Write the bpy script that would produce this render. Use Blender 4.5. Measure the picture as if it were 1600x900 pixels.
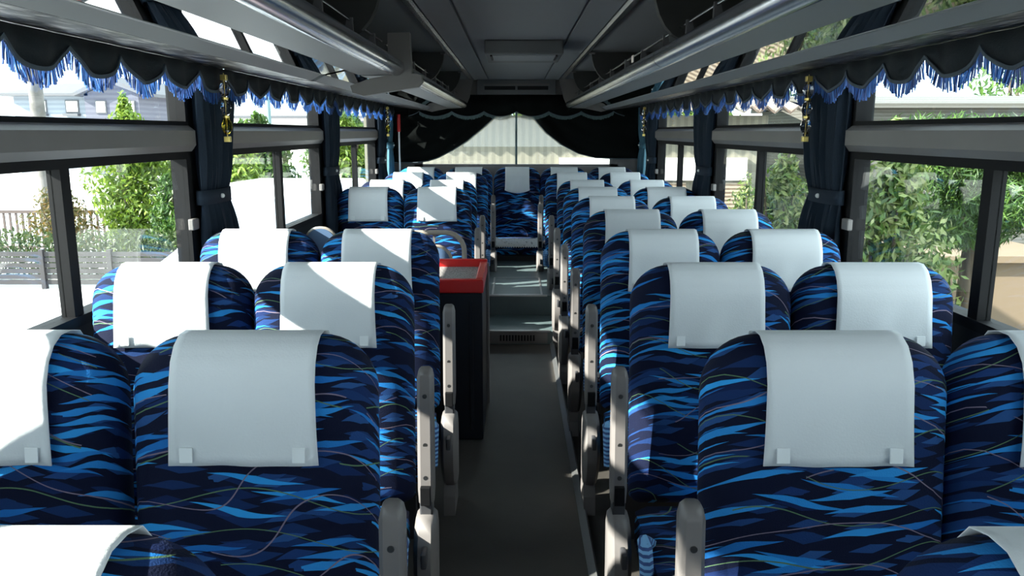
import bpy, bmesh, math, random
from mathutils import Vector, Matrix
random.seed(7)
for o in list(bpy.data.objects): bpy.data.objects.remove(o)
SC = bpy.context.scene
COL = SC.collection
PI = math.pi
EYE = 1.32                      # eye height above the aisle floor

# ---------------------------------------------------------------- camera, sky, sun, exposure
cam_d = bpy.data.cameras.new('camera'); cam = bpy.data.objects.new('camera', cam_d); COL.objects.link(cam)
cam.location = (-0.022, 0.0, EYE)
cam.rotation_euler = (PI/2 - math.atan(244/1250), 0, 0.0024)
cam_d.sensor_width = 36; cam_d.lens = 1250/1600*36; cam_d.clip_start = 0.02; cam_d.clip_end = 400
SC.camera = cam
w = bpy.data.worlds.new('sky'); SC.world = w; w.use_nodes = True
bg = w.node_tree.nodes['Background']; bg.inputs[0].default_value = (0.78, 0.92, 1.0, 1); bg.inputs[1].default_value = 3.0
sun_d = bpy.data.lights.new('sun', 'SUN'); sun_d.energy = 15.0; sun_d.angle = math.radians(0.7); sun_d.color = (1.0, 0.95, 0.87)
sun = bpy.data.objects.new('sun', sun_d); COL.objects.link(sun); sun.location = (-6, -3, 6)
sun.rotation_euler = Vector((1.0, 0.37, -0.61)).to_track_quat('-Z', 'Y').to_euler()
SC.view_settings.view_transform = 'Standard'; SC.view_settings.look = 'None'
SC.view_settings.exposure = 0.70; SC.view_settings.gamma = 1.0; SC.view_settings.use_curve_mapping = False

# ---------------------------------------------------------------- materials
def mat(name, col, rough=0.6, metal=0.0, spec=0.5, bump=None, var=None, trans=None):
    m = bpy.data.materials.new(name); m.use_nodes = True
    nt = m.node_tree; b = nt.nodes['Principled BSDF']
    b.inputs['Base Color'].default_value = (*col, 1); b.inputs['Roughness'].default_value = rough
    b.inputs['Metallic'].default_value = metal; b.inputs['Specular IOR Level'].default_value = spec
    tc = nt.nodes.new('ShaderNodeTexCoord')
    if var:                                            # (scale, amount) of soft tone variation
        n = nt.nodes.new('ShaderNodeTexNoise'); n.inputs['Scale'].default_value = var[0]; n.inputs['Detail'].default_value = 4
        nt.links.new(tc.outputs['Object'], n.inputs['Vector'])
        r = nt.nodes.new('ShaderNodeMapRange'); r.inputs[1].default_value = 0.3; r.inputs[2].default_value = 0.7
        r.inputs[3].default_value = 1 - var[1]; r.inputs[4].default_value = 1 + var[1]
        nt.links.new(n.outputs['Fac'], r.inputs[0])
        mx = nt.nodes.new('ShaderNodeVectorMath'); mx.operation = 'SCALE'; mx.inputs[0].default_value = col
        nt.links.new(r.outputs[0], mx.inputs['Scale']); nt.links.new(mx.outputs[0], b.inputs['Base Color'])
    if bump:                                           # (scale, strength)
        n2 = nt.nodes.new('ShaderNodeTexNoise'); n2.inputs['Scale'].default_value = bump[0]; n2.inputs['Detail'].default_value = 3
        nt.links.new(tc.outputs['Object'], n2.inputs['Vector'])
        bp = nt.nodes.new('ShaderNodeBump'); bp.inputs['Strength'].default_value = bump[1]; bp.inputs['Distance'].default_value = 0.004
        nt.links.new(n2.outputs['Fac'], bp.inputs['Height']); nt.links.new(bp.outputs[0], b.inputs['Normal'])
    if trans:
        t = nt.nodes.new('ShaderNodeBsdfTranslucent'); t.inputs[0].default_value = (*trans[0], 1)
        ms = nt.nodes.new('ShaderNodeMixShader'); ms.inputs[0].default_value = trans[1]
        nt.links.new(b.outputs[0], ms.inputs[1]); nt.links.new(t.outputs[0], ms.inputs[2])
        nt.links.new(ms.outputs[0], nt.nodes['Material Output'].inputs[0])
    return m

def leaf_mat(name, cols, trans=0.45):
    """leaves: each leaf picks its own tone"""
    m = bpy.data.materials.new(name); m.use_nodes = True; nt = m.node_tree; b = nt.nodes['Principled BSDF']
    g = nt.nodes.new('ShaderNodeNewGeometry'); cr = nt.nodes.new('ShaderNodeValToRGB')
    el = cr.color_ramp.elements
    el[0].color = (*cols[0], 1); el[1].color = (*cols[-1], 1)
    for i, c in enumerate(cols[1:-1]):
        e = el.new((i+1)/(len(cols)-1)); e.color = (*c, 1)
    nt.links.new(g.outputs['Random Per Island'], cr.inputs[0]); nt.links.new(cr.outputs[0], b.inputs['Base Color'])
    b.inputs['Roughness'].default_value = 0.45
    t = nt.nodes.new('ShaderNodeBsdfTranslucent'); nt.links.new(cr.outputs[0], t.inputs[0])
    ms = nt.nodes.new('ShaderNodeMixShader'); ms.inputs[0].default_value = trans
    nt.links.new(b.outputs[0], ms.inputs[1]); nt.links.new(t.outputs[0], ms.inputs[2]); nt.links.new(ms.outputs[0], nt.nodes['Material Output'].inputs[0])
    return m

def glass_mat():
    m = bpy.data.materials.new('window_glass'); m.use_nodes = True; nt = m.node_tree
    nt.nodes.remove(nt.nodes['Principled BSDF'])
    tr = nt.nodes.new('ShaderNodeBsdfTransparent'); tr.inputs[0].default_value = (0.95, 0.98, 0.97, 1)
    gl = nt.nodes.new('ShaderNodeBsdfGlossy'); gl.inputs['Roughness'].default_value = 0.0
    lw = nt.nodes.new('ShaderNodeLayerWeight'); lw.inputs[0].default_value = 0.5      # Schlick reflectance, same from both faces
    pw = nt.nodes.new('ShaderNodeMath'); pw.operation = 'POWER'; pw.inputs[1].default_value = 4.5
    fr = nt.nodes.new('ShaderNodeMath'); fr.operation = 'MULTIPLY_ADD'; fr.inputs[1].default_value = 0.20; fr.inputs[2].default_value = 0.035
    nt.links.new(lw.outputs['Facing'], pw.inputs[0]); nt.links.new(pw.outputs[0], fr.inputs[0])
    ms = nt.nodes.new('ShaderNodeMixShader')
    nt.links.new(fr.outputs[0], ms.inputs[0]); nt.links.new(tr.outputs[0], ms.inputs[1]); nt.links.new(gl.outputs[0], ms.inputs[2])
    nt.links.new(ms.outputs[0], nt.nodes['Material Output'].inputs[0])
    return m

def fabric_mat():
    """dark navy woven moquette with crossing light blue leaf-shaped streaks and thin wavy threads"""
    m = bpy.data.materials.new('seat_moquette'); m.use_nodes = True; nt = m.node_tree; L = nt.links
    b = nt.nodes['Principled BSDF']; b.inputs['Roughness'].default_value = 0.85; b.inputs['Specular IOR Level'].default_value = 0.2
    tc = nt.nodes.new('ShaderNodeTexCoord'); oi = nt.nodes.new('ShaderNodeObjectInfo')
    sep = nt.nodes.new('ShaderNodeSeparateXYZ'); L.new(tc.outputs['Object'], sep.inputs[0])
    def math_(op, a, b_=None, c=None):
        n = nt.nodes.new('ShaderNodeMath'); n.operation = op
        for i, v in enumerate((a, b_, c)):
            if v is None: continue
            if isinstance(v, (int, float)): n.inputs[i].default_value = v
            else: L.new(v, n.inputs[i])
        return n.outputs[0]
    u = math_('ADD', math_('ADD', sep.outputs[0], math_('MULTIPLY', sep.outputs[1], 0.6)), math_('MULTIPLY', oi.outputs['Random'], 7.0))
    v = math_('ADD', math_('ADD', sep.outputs[2], math_('MULTIPLY', sep.outputs[1], 0.8)), math_('MULTIPLY', oi.outputs['Random'], 3.0))
    cm = nt.nodes.new('ShaderNodeCombineXYZ'); L.new(u, cm.inputs[0]); L.new(v, cm.inputs[1])
    nz = nt.nodes.new('ShaderNodeTexNoise'); nz.noise_dimensions = '2D'; nz.inputs['Scale'].default_value = 6; nz.inputs['Detail'].default_value = 1
    L.new(cm.outputs[0], nz.inputs['Vector'])
    v2 = math_('ADD', v, math_('MULTIPLY', math_('SUBTRACT', nz.outputs['Fac'], 0.5), 0.040))
    cm2 = nt.nodes.new('ShaderNodeCombineXYZ'); L.new(u, cm2.inputs[0]); L.new(v2, cm2.inputs[1])
    def mapped(ang, sx, sy, off):
        mp = nt.nodes.new('ShaderNodeMapping'); mp.vector_type = 'POINT'
        mp2 = nt.nodes.new('ShaderNodeMapping'); mp2.inputs['Rotation'].default_value = (0, 0, ang)
        L.new(cm2.outputs[0], mp2.inputs[0]); mp.inputs['Location'].default_value = (off, off*0.7, 0); mp.inputs['Scale'].default_value = (sx, sy, 1)
        L.new(mp2.outputs[0], mp.inputs[0]); return mp.outputs[0]
    def streaks(ang, ln, ht, thr, off, keep):
        vo = nt.nodes.new('ShaderNodeTexVoronoi'); vo.voronoi_dimensions = '2D'; vo.distance = 'MANHATTAN'; vo.inputs['Scale'].default_value = 1.0
        L.new(mapped(ang, 1/ln, 1/ht, off), vo.inputs['Vector'])
        d = math_('LESS_THAN', vo.outputs['Distance'], thr)
        sc = nt.nodes.new('ShaderNodeSeparateColor'); L.new(vo.outputs['Color'], sc.inputs[0])
        k = math_('LESS_THAN', sc.outputs[0], keep)
        return math_('MULTIPLY', d, k), sc.outputs[1]
    def thread(amp, freq, per, ph, wd, nsc):
        n = nt.nodes.new('ShaderNodeTexNoise'); n.noise_dimensions = '2D'; n.inputs['Scale'].default_value = nsc; n.inputs['Detail'].default_value = 1
        L.new(cm.outputs[0], n.inputs['Vector'])
        wv = math_('MULTIPLY', math_('SINE', math_('ADD', math_('MULTIPLY', u, freq), ph)), amp)
        t = math_('ADD', math_('ADD', math_('DIVIDE', v, per), wv), math_('MULTIPLY', n.outputs['Fac'], 2.2))
        ln = math_('LESS_THAN', math_('ABSOLUTE', math_('SUBTRACT', math_('FRACT', t), 0.5)), wd)
        return math_('MULTIPLY', ln, math_('GREATER_THAN', nz.outputs['Fac'], 0.42))
    def over(base, fac, col):
        mx = nt.nodes.new('ShaderNodeMix'); mx.data_type = 'RGBA'
        L.new(fac, mx.inputs['Factor'])
        if isinstance(base, tuple): mx.inputs['A'].default_value = (*base, 1)
        else: L.new(base, mx.inputs['A'])
        if isinstance(col, tuple): mx.inputs['B'].default_value = (*col, 1)
        else: L.new(col, mx.inputs['B'])
        return mx.outputs['Result']
    def tone(fac, a, b_):
        mx = nt.nodes.new('ShaderNodeMix'); mx.data_type = 'RGBA'; L.new(fac, mx.inputs['Factor'])
        mx.inputs['A'].default_value = (*a, 1); mx.inputs['B'].default_value = (*b_, 1); return mx.outputs['Result']
    c = (0.002, 0.005, 0.024)
    f, r = streaks(0.06, 0.10, 0.026, 0.50, 3.1, 0.60); c = over(c, f, tone(r, (0.004, 0.014, 0.070), (0.008, 0.035, 0.13)))
    f, r = streaks(-0.18, 0.09, 0.022, 0.42, 9.3, 0.40); c = over(c, f, tone(r, (0.008, 0.03, 0.13), (0.02, 0.08, 0.24)))
    f, r = streaks(0.15, 0.27, 0.024, 0.31, 0.3, 0.58); c = over(c, f, tone(r, (0.012, 0.16, 0.50), (0.03, 0.34, 0.78)))
    f, r = streaks(-0.16, 0.25, 0.026, 0.29, 5.3, 0.54); c = over(c, f, tone(r, (0.012, 0.14, 0.46), (0.03, 0.30, 0.72)))
    f = thread(0.32, 17, 0.085, 0.4, 0.013, 2.0); c = over(c, f, (0.10, 0.18, 0.10))
    f = thread(0.36, 14, 0.095, 2.6, 0.012, 2.6); c = over(c, f, (0.20, 0.16, 0.22))
    L.new(c, b.inputs['Base Color'])
    n2 = nt.nodes.new('ShaderNodeTexNoise'); n2.inputs['Scale'].default_value = 420; L.new(tc.outputs['Object'], n2.inputs['Vector'])
    bp = nt.nodes.new('ShaderNodeBump'); bp.inputs['Strength'].default_value = 0.4; bp.inputs['Distance'].default_value = 0.002
    L.new(n2.outputs['Fac'], bp.inputs['Height']); L.new(bp.outputs[0], b.inputs['Normal'])
    return m

def stripes_mat(name, c1, c2, scale, axis='X', rough=0.7, distort=0.0):
    m = bpy.data.materials.new(name); m.use_nodes = True; nt = m.node_tree; b = nt.nodes['Principled BSDF']; b.inputs['Roughness'].default_value = rough
    tc = nt.nodes.new('ShaderNodeTexCoord'); wv = nt.nodes.new('ShaderNodeTexWave'); wv.bands_direction = axis; wv.inputs['Scale'].default_value = scale
    wv.inputs['Distortion'].default_value = distort; wv.inputs['Detail'].default_value = 1
    nt.links.new(tc.outputs['Object'], wv.inputs['Vector'])
    cr = nt.nodes.new('ShaderNodeValToRGB'); cr.color_ramp.elements[0].color = (*c1, 1); cr.color_ramp.elements[1].color = (*c2, 1)
    cr.color_ramp.elements[0].position = 0.4; cr.color_ramp.elements[1].position = 0.6
    nt.links.new(wv.outputs['Fac'], cr.inputs[0]); nt.links.new(cr.outputs[0], b.inputs['Base Color'])
    return m

def mottled_mat(name, c1, c2, scale, lo=0.45, hi=0.55, rough=0.7, metal=0.0, stretch=(1, 1, 1), bump=0.0):
    m = bpy.data.materials.new(name); m.use_nodes = True; nt = m.node_tree; b = nt.nodes['Principled BSDF']
    b.inputs['Roughness'].default_value = rough; b.inputs['Metallic'].default_value = metal
    tc = nt.nodes.new('ShaderNodeTexCoord'); mp = nt.nodes.new('ShaderNodeMapping'); mp.inputs['Scale'].default_value = stretch
    n = nt.nodes.new('ShaderNodeTexNoise'); n.inputs['Scale'].default_value = scale; n.inputs['Detail'].default_value = 3
    nt.links.new(tc.outputs['Object'], mp.inputs[0]); nt.links.new(mp.outputs[0], n.inputs['Vector'])
    cr = nt.nodes.new('ShaderNodeValToRGB'); e = cr.color_ramp.elements
    e[0].color = (*c1, 1); e[1].color = (*c2, 1); e[0].position = lo; e[1].position = hi
    nt.links.new(n.outputs['Fac'], cr.inputs[0]); nt.links.new(cr.outputs[0], b.inputs['Base Color'])
    if bump:
        bp = nt.nodes.new('ShaderNodeBump'); bp.inputs['Strength'].default_value = bump; bp.inputs['Distance'].default_value = 0.01
        nt.links.new(n.outputs['Fac'], bp.inputs['Height']); nt.links.new(bp.outputs[0], b.inputs['Normal'])
    return m

M = {}
M['moquette'] = fabric_mat()
M['cover'] = mat('white_cover_cloth', (0.83, 0.86, 0.88), 0.85, bump=(260, 0.15), trans=((0.8, 0.83, 0.85), 0.15))
M['tab'] = mat('cover_tab', (0.86, 0.89, 0.90), 0.8)
M['plastic'] = mat('warm_grey_plastic', (0.17, 0.155, 0.15), 0.45, var=(6, 0.1))
M['plastic_dark'] = mat('dark_grey_plastic', (0.05, 0.05, 0.055), 0.45)
M['bolt'] = mat('bolt_steel', (0.08, 0.08, 0.08), 0.4, 0.8)
M['base'] = mat('seat_base_steel', (0.03, 0.03, 0.035), 0.6)
M['trim_cloth'] = mottled_mat('mottled_trim', (0.06, 0.05, 0.05), (0.55, 0.48, 0.46), 70, 0.47, 0.53)
M['lace'] = mottled_mat('white_lace', (0.35, 0.35, 0.36), (0.92, 0.92, 0.92), 60, 0.30, 0.42)
M['belt'] = stripes_mat('striped_belt', (0.03, 0.08, 0.25), (0.20, 0.45, 0.75), 26, 'Z')
M['floor'] = mat('aisle_rubber', (0.056, 0.050, 0.044), 0.55, var=(5, 0.18), bump=(120, 0.1))
M['step'] = mat('step_vinyl', (0.10, 0.135, 0.14), 0.45, var=(4, 0.12))
M['edge_metal'] = mat('aluminium_edge', (0.45, 0.45, 0.45), 0.35, 0.9)
M['wall'] = mat('dark_wall_panel', (0.014, 0.016, 0.018), 0.7, spec=0.2)
M['rail'] = mat('window_rail_grey', (0.15, 0.142, 0.138), 0.4, var=(3, 0.08))
M['black'] = mat('black_frame', (0.006, 0.006, 0.007), 0.65, spec=0.15)
M['ceiling'] = mat('ceiling_cloth', (0.135, 0.145, 0.16), 0.9, bump=(150, 0.2))
M['ceiling_dark'] = mat('ceiling_dark_panel', (0.07, 0.075, 0.08), 0.8)
M['rack_grey'] = mat('rack_grey_panel', (0.15, 0.16, 0.17), 0.5)
M['rack_brown'] = mat('rack_end_grey', (0.085, 0.08, 0.078), 0.5)
M['rack_dark'] = mat('rack_black', (0.008, 0.009, 0.009), 0.7)
M['chrome'] = mat('satin_chrome', (0.50, 0.51, 0.53), 0.22, 1.0)
M['mirror'] = mat('smoked_mirror', (0.75, 0.76, 0.76), 0.015, 1.0)
M['film'] = mottled_mat('crinkled_film', (0.006, 0.006, 0.006), (0.34, 0.32, 0.32), 26, 0.50, 0.66, 0.35, 0.3, (1, 0.6, 1), 0.8)
M['curtain'] = mat('navy_curtain_cloth', (0.006, 0.017, 0.033), 0.85, bump=(200, 0.2), trans=((0.02, 0.05, 0.09), 0.10))
M['curtain_teal'] = mat('teal_curtain_cloth', (0.03, 0.11, 0.16), 0.7, bump=(200, 0.2))
M['valance'] = mat('dark_valance_cloth', (0.004, 0.009, 0.013), 0.9, bump=(200, 0.2))
M['black_cloth'] = mat('black_drape_cloth', (0.003, 0.004, 0.004), 0.95, spec=0.1)
M['braid'] = mat('grey_braid', (0.05, 0.07, 0.09), 0.7)
M['fringe'] = leaf_mat('blue_fringe', [(0.003, 0.022, 0.12), (0.010, 0.07, 0.30), (0.03, 0.17, 0.52)], 0.10)
M['fringe_grey'] = mat('grey_fringe', (0.10, 0.16, 0.17), 0.8)
M['gold'] = mat('brass', (0.75, 0.58, 0.18), 0.3, 0.9)
def crystal(name, col):
    m = bpy.data.materials.new(name); m.use_nodes = True; b = m.node_tree.nodes['Principled BSDF']
    b.inputs['Base Color'].default_value = (*col, 1); b.inputs['Transmission Weight'].default_value = 1.0; b.inputs['Roughness'].default_value = 0.0; b.inputs['IOR'].default_value = 1.6
    return m
M['crystal'] = crystal('clear_crystal', (0.92, 0.92, 0.95)); M['amber'] = crystal('amber_crystal', (0.85, 0.75, 0.10))
M['pearl'] = mat('white_button', (0.85, 0.85, 0.82), 0.3)
M['red'] = mat('red_plastic', (0.55, 0.012, 0.012), 0.35)
M['mesh_mat'] = mottled_mat('grey_woven_mat', (0.16, 0.15, 0.15), (0.36, 0.34, 0.33), 150, 0.45, 0.55)
M['navy_box'] = mat('navy_cabinet', (0.004, 0.008, 0.016), 0.45, spec=0.3)
M['blue_panel'] = mat('slate_blue_panel', (0.07, 0.13, 0.24), 0.6)
M['tube'] = mat('beige_grey_tube', (0.33, 0.29, 0.25), 0.35)
M['glass'] = glass_mat()
M['paper'] = mat('paper_tag', (0.8, 0.72, 0.66), 0.8)
M['white_paint'] = mat('white_paint', (0.82, 0.83, 0.85), 0.4)
# outdoors
M['asphalt'] = mat('pale_pavement', (0.62, 0.62, 0.60), 0.9, var=(0.6, 0.08))
M['sand'] = mat('sandy_ground', (0.3, 0.252, 0.168), 0.95, var=(1.5, 0.2))
M['fence_slat'] = mat('brown_slat', (0.0225, 0.019, 0.021), 0.6, var=(3, 0.15))
M['fence_rail'] = mat('brown_railing', (0.065, 0.0425, 0.0375), 0.6)
M['concrete'] = mottled_mat('pole_concrete', (0.084, 0.077, 0.07), (0.14, 0.126, 0.119), 4, 0.4, 0.6)
M['house_wall'] = stripes_mat('house_siding', (0.18, 0.2025, 0.24), (0.225, 0.2475, 0.285), 1.2, 'Z')
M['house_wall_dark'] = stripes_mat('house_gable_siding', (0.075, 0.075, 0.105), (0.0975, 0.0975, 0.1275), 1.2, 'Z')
M['roof'] = mat('grey_roof', (0.09, 0.09, 0.10), 0.7)
M['pane_dark'] = mat('house_window_pane', (0.25, 0.28, 0.32), 0.1)
M['bark'] = mottled_mat('bark', (0.03, 0.021, 0.015), (0.12, 0.09, 0.06), 14, 0.35, 0.65, 0.9, 0, (1, 1, 0.3), 0.8)
M['leaf_lime'] = leaf_mat('lime_leaves', [(0.055, 0.11, 0.011), (0.154, 0.2475, 0.022), (0.2475, 0.319, 0.055)])
M['leaf_green'] = leaf_mat('green_leaves', [(0.015, 0.05, 0.0075), (0.05, 0.12, 0.015), (0.11, 0.19, 0.03)])
M['leaf_rust'] = leaf_mat('rusty_leaves', [(0.04, 0.05, 0.01), (0.11, 0.1, 0.025), (0.2, 0.11, 0.025)])
M['leaf_hedge'] = leaf_mat('hedge_leaves', [(0.018, 0.036, 0.009), (0.054, 0.0855, 0.0225), (0.09, 0.117, 0.0405)])
M['leaf_glossy'] = leaf_mat('glossy_leaves', [(0.015, 0.045, 0.0075), (0.08, 0.15, 0.02), (0.2, 0.26, 0.065), (0.3, 0.31, 0.14)], 0.35)
M['needle'] = leaf_mat('pine_needles', [(0.01, 0.035, 0.006), (0.04, 0.095, 0.015), (0.09, 0.17, 0.03)], 0.3)
M['shed_wall'] = stripes_mat('beige_board_wall', (0.1426, 0.1333, 0.1054), (0.1798, 0.1674, 0.1302), 3.4, 'X', 0.8, 0.4)
M['white_board'] = mat('white_board', (0.85, 0.83, 0.78), 0.7)
M['shutter'] = stripes_mat('slatted_shutter', (0.112, 0.077, 0.049), (0.315, 0.252, 0.189), 6.5, 'Z')
M['corrugated'] = mottled_mat('rusty_corrugated', (0.102, 0.066, 0.048), (0.24, 0.216, 0.186), 2.2, 0.35, 0.65)
M['plank_roof'] = stripes_mat('grey_plank', (0.076, 0.0722, 0.0608), (0.1102, 0.1064, 0.095), 7, 'Z', 0.8, 0.6)
M['tan_wall'] = mat('tan_board', (0.162, 0.117, 0.0765), 0.8)
M['red_case'] = mat('red_case', (0.3, 0.01, 0.02), 0.5)
M['brick_red'] = mat('brick_red_wall', (0.35, 0.06, 0.05), 0.8)

# ---------------------------------------------------------------- mesh helpers
class MB:
    def __init__(s): s.v = []; s.f = []
    def add(s, vs, fs):
        n = len(s.v); s.v += [tuple(p) for p in vs]; s.f += [[i+n for i in f] for f in fs]; return s
    def box(s, x0, x1, y0, y1, z0, z1):
        vs = [(x, y, z) for x in (x0, x1) for y in (y0, y1) for z in (z0, z1)]
        return s.add(vs, [(0, 1, 3, 2), (4, 6, 7, 5), (0, 4, 5, 1), (2, 3, 7, 6), (0, 2, 6, 4), (1, 5, 7, 3)])
    def rbox(s, x0, x1, y0, y1, z0, z1, r=0.006):
        bm = bmesh.new(); bmesh.ops.create_cube(bm, size=1)
        for v in bm.verts:
            v.co = Vector(((x0+x1)/2+v.co.x*(x1-x0), (y0+y1)/2+v.co.y*(y1-y0), (z0+z1)/2+v.co.z*(z1-z0)))
        bmesh.ops.bevel(bm, geom=bm.edges[:], offset=r, segments=2, profile=0.5, affect='EDGES')
        bm.verts.index_update()
        s.add([v.co for v in bm.verts], [[v.index for v in f.verts] for f in bm.faces]); bm.free(); return s
    def loft(s, rings, caps=True, closed=True):
        n = len(rings[0]); vs = [p for r in rings for p in r]; fs = []
        for k in range(len(rings)-1):
            for i in range(n if closed else n-1):
                j = (i+1) % n
                fs.append((k*n+i, k*n+j, (k+1)*n+j, (k+1)*n+i))
        if caps and closed:
            fs.append(tuple(range(n))[::-1]); fs.append(tuple((len(rings)-1)*n+i for i in range(n)))
        return s.add(vs, fs)
    def tube(s, pts, r, seg=10, caps=True):
        pts = [Vector(p) for p in pts]; rings = []
        rr = r if isinstance(r, (list, tuple)) else [r]*len(pts)
        up = None
        for i, p in enumerate(pts):
            d = (pts[min(i+1, len(pts)-1)] - pts[max(i-1, 0)]).normalized()
            if up is None:
                up = Vector((0, 0, 1)) if abs(d.z) < 0.9 else Vector((1, 0, 0))
            a = d.cross(up).normalized(); b = a.cross(d).normalized(); up = b
            rings.append([p + (a*math.cos(2*PI*k/seg) + b*math.sin(2*PI*k/seg))*rr[i] for k in range(seg)])
        return s.loft(rings, caps)
    def prism(s, poly, y0, y1):                      # poly in (x, z), extruded along y
        return s.loft([[(x, y0, z) for x, z in poly], [(x, y1, z) for x, z in poly]])
    def prism_x(s, poly, x0, x1):                    # poly in (y, z), extruded along x
        return s.loft([[(x0, y, z) for y, z in poly], [(x1, y, z) for y, z in poly]])
    def sphere(s, c, rx, ry=None, rz=None, u=12, v=8):
        ry = ry or rx; rz = rz or rx
        rings = [[(c[0]+rx*math.sin(PI*k/v)*math.cos(2*PI*i/u), c[1]+ry*math.sin(PI*k/v)*math.sin(2*PI*i/u), c[2]+rz*math.cos(PI*k/v)) for i in range(u)] for k in range(1, v)]
        n = len(s.v); s.loft(rings, caps=True); return s
    def sheet(s, grid):                              # grid[row][col]
        n = len(grid[0]); vs = [p for r in grid for p in r]; fs = []
        for k in range(len(grid)-1):
            for i in range(n-1): fs.append((k*n+i, k*n+i+1, (k+1)*n+i+1, (k+1)*n+i))
        return s.add(vs, fs)
    def build(s, name, m, parent=None, smooth=False, solid=None, tf=None, loc=None):
        me = bpy.data.meshes.new(name)
        vs = [tf @ Vector(p) for p in s.v] if tf is not None else s.v
        me.from_pydata([tuple(p) for p in vs], [], s.f); me.materials.append(m)
        bm = bmesh.new(); bm.from_mesh(me); bmesh.ops.recalc_face_normals(bm, faces=bm.faces); bm.to_mesh(me); bm.free()
        if smooth:
            for p in me.polygons: p.use_smooth = True
            try: me.set_sharp_from_angle(angle=math.radians(smooth if smooth is not True else 50))
            except Exception: pass
        o = bpy.data.objects.new(name, me); COL.objects.link(o)
        if parent is not None: o.parent = parent
        if loc is not None: o.location = loc
        if solid:
            md = o.modifiers.new('solidify', 'SOLIDIFY'); md.thickness = solid; md.offset = 0
        return o

def thing(name, label, cat, loc=(0, 0, 0), group=None, rz=0):
    o = bpy.data.objects.new(name, None); COL.objects.link(o); o.location = loc; o.rotation_euler = (0, 0, rz); o.empty_display_size = 0.1
    return tag(o, label, cat, group)
def tag(o, label, cat, group=None, kind=None):
    o['label'] = label; o['category'] = cat
    if group: o['group'] = group
    if kind: o['kind'] = kind
    return o
def struct(o, label=None, cat=None):
    o['kind'] = 'structure'
    if label: o['label'] = label
    if cat: o['category'] = cat
    return o
def copy_tree(o, parent=None):
    c = o.copy(); COL.objects.link(c)
    if parent is not None: c.parent = parent
    for ch in [x for x in list(COL.objects) if x.parent is o]: copy_tree(ch, c)
    return c
Z = lambda z: EYE + z                                # height given from eye level

# ---------------------------------------------------------------- the shell of the bus
WX = 1.19; CEIL = Z(0.468); Y0, Y1 = -2.2, 7.78
STEP1, STEP2 = 4.9, 5.34; H1, H2 = 0.087, 0.225
struct(MB().box(-WX, WX, Y0, Y1, -0.06, 0.0).build('floor', M['floor']), 'dark worn rubber floor running down the aisle', 'floor')
st = MB().box(-WX, WX, STEP1, STEP2, 0.0, H1).box(-WX, WX, STEP2, Y1, 0.0, H2).build('floor_step', M['step'])
struct(st, 'grey green vinyl steps rising to the rear seats', 'step')
nb = MB().box(-0.205, 0.205, STEP1-0.008, STEP1+0.012, H1-0.006, H1+0.004)
nb.box(-0.205, 0.205, STEP2-0.006, STEP2+0.01, H2-0.006, H2+0.004); nb.build('step_nosing', M['edge_metal'], st)
vg = MB()
for i in range(12): vg.box(-0.11+i*0.019, -0.11+i*0.019+0.010, STEP1-0.010, STEP1-0.002, 0.025, 0.062)
MB().box(-0.19, 0.19, STEP1-0.006, STEP1, 0.008, 0.078).build('riser_plate', M['plastic'], st)
vg.build('heater_grille', M['black'], st)
hf = MB(); hx, hy0, hy1 = 0.175, 5.36, 6.02
for a in ((-hx, -hx+0.012, hy0, hy1), (hx-0.012, hx, hy0, hy1), (-hx, hx, hy0, hy0+0.012), (-hx, hx, hy1-0.012, hy1)): hf.box(*a, H2, H2+0.004)
hf.build('hatch_frame', M['edge_metal'], st)
for s, n in ((1, 1),):
    e = MB().prism([(0.205, 0.0), (0.225, 0.0), (0.232, 0.022), (0.226, 0.026), (0.205, 0.006)], -1.0, STEP1)
    struct(e.build('trim_1', M['edge_metal']), 'pale strip along the right edge of the aisle floor', 'floor trim')
PIL = [-0.95, 1.0, 2.95, 4.9, 6.85]                   # pillar centres along the bus
SILL, RB, RT, WT = 0.81, Z(-0.068), Z(0.022), Z(0.30)
def side_wall(s):
    m = MB(); a, b = sorted((s*WX, s*(WX+0.06)))
    m.box(a, b, Y0, Y1, -0.06, SILL); m.box(a, b, Y0, Y1, WT, CEIL+0.05)
    for p in PIL: m.box(a, b, p-0.055, p+0.055, SILL, WT)
    m.box(a, b, Y0, Y0+0.1, SILL, WT); m.box(a, b, 7.60, Y1, SILL, WT)
    return m.build('wall_left' if s < 0 else 'wall_right', M['wall'])
struct(side_wall(-1), 'dark side wall left of the seats', 'wall'); struct(side_wall(1), 'dark side wall right of the seats', 'wall')
wn = 0
bays = [(-2.1, -1.005), (-0.895, 0.945), (1.055, 2.895), (3.005, 4.845), (4.955, 6.795), (6.905, 7.6)]
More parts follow.
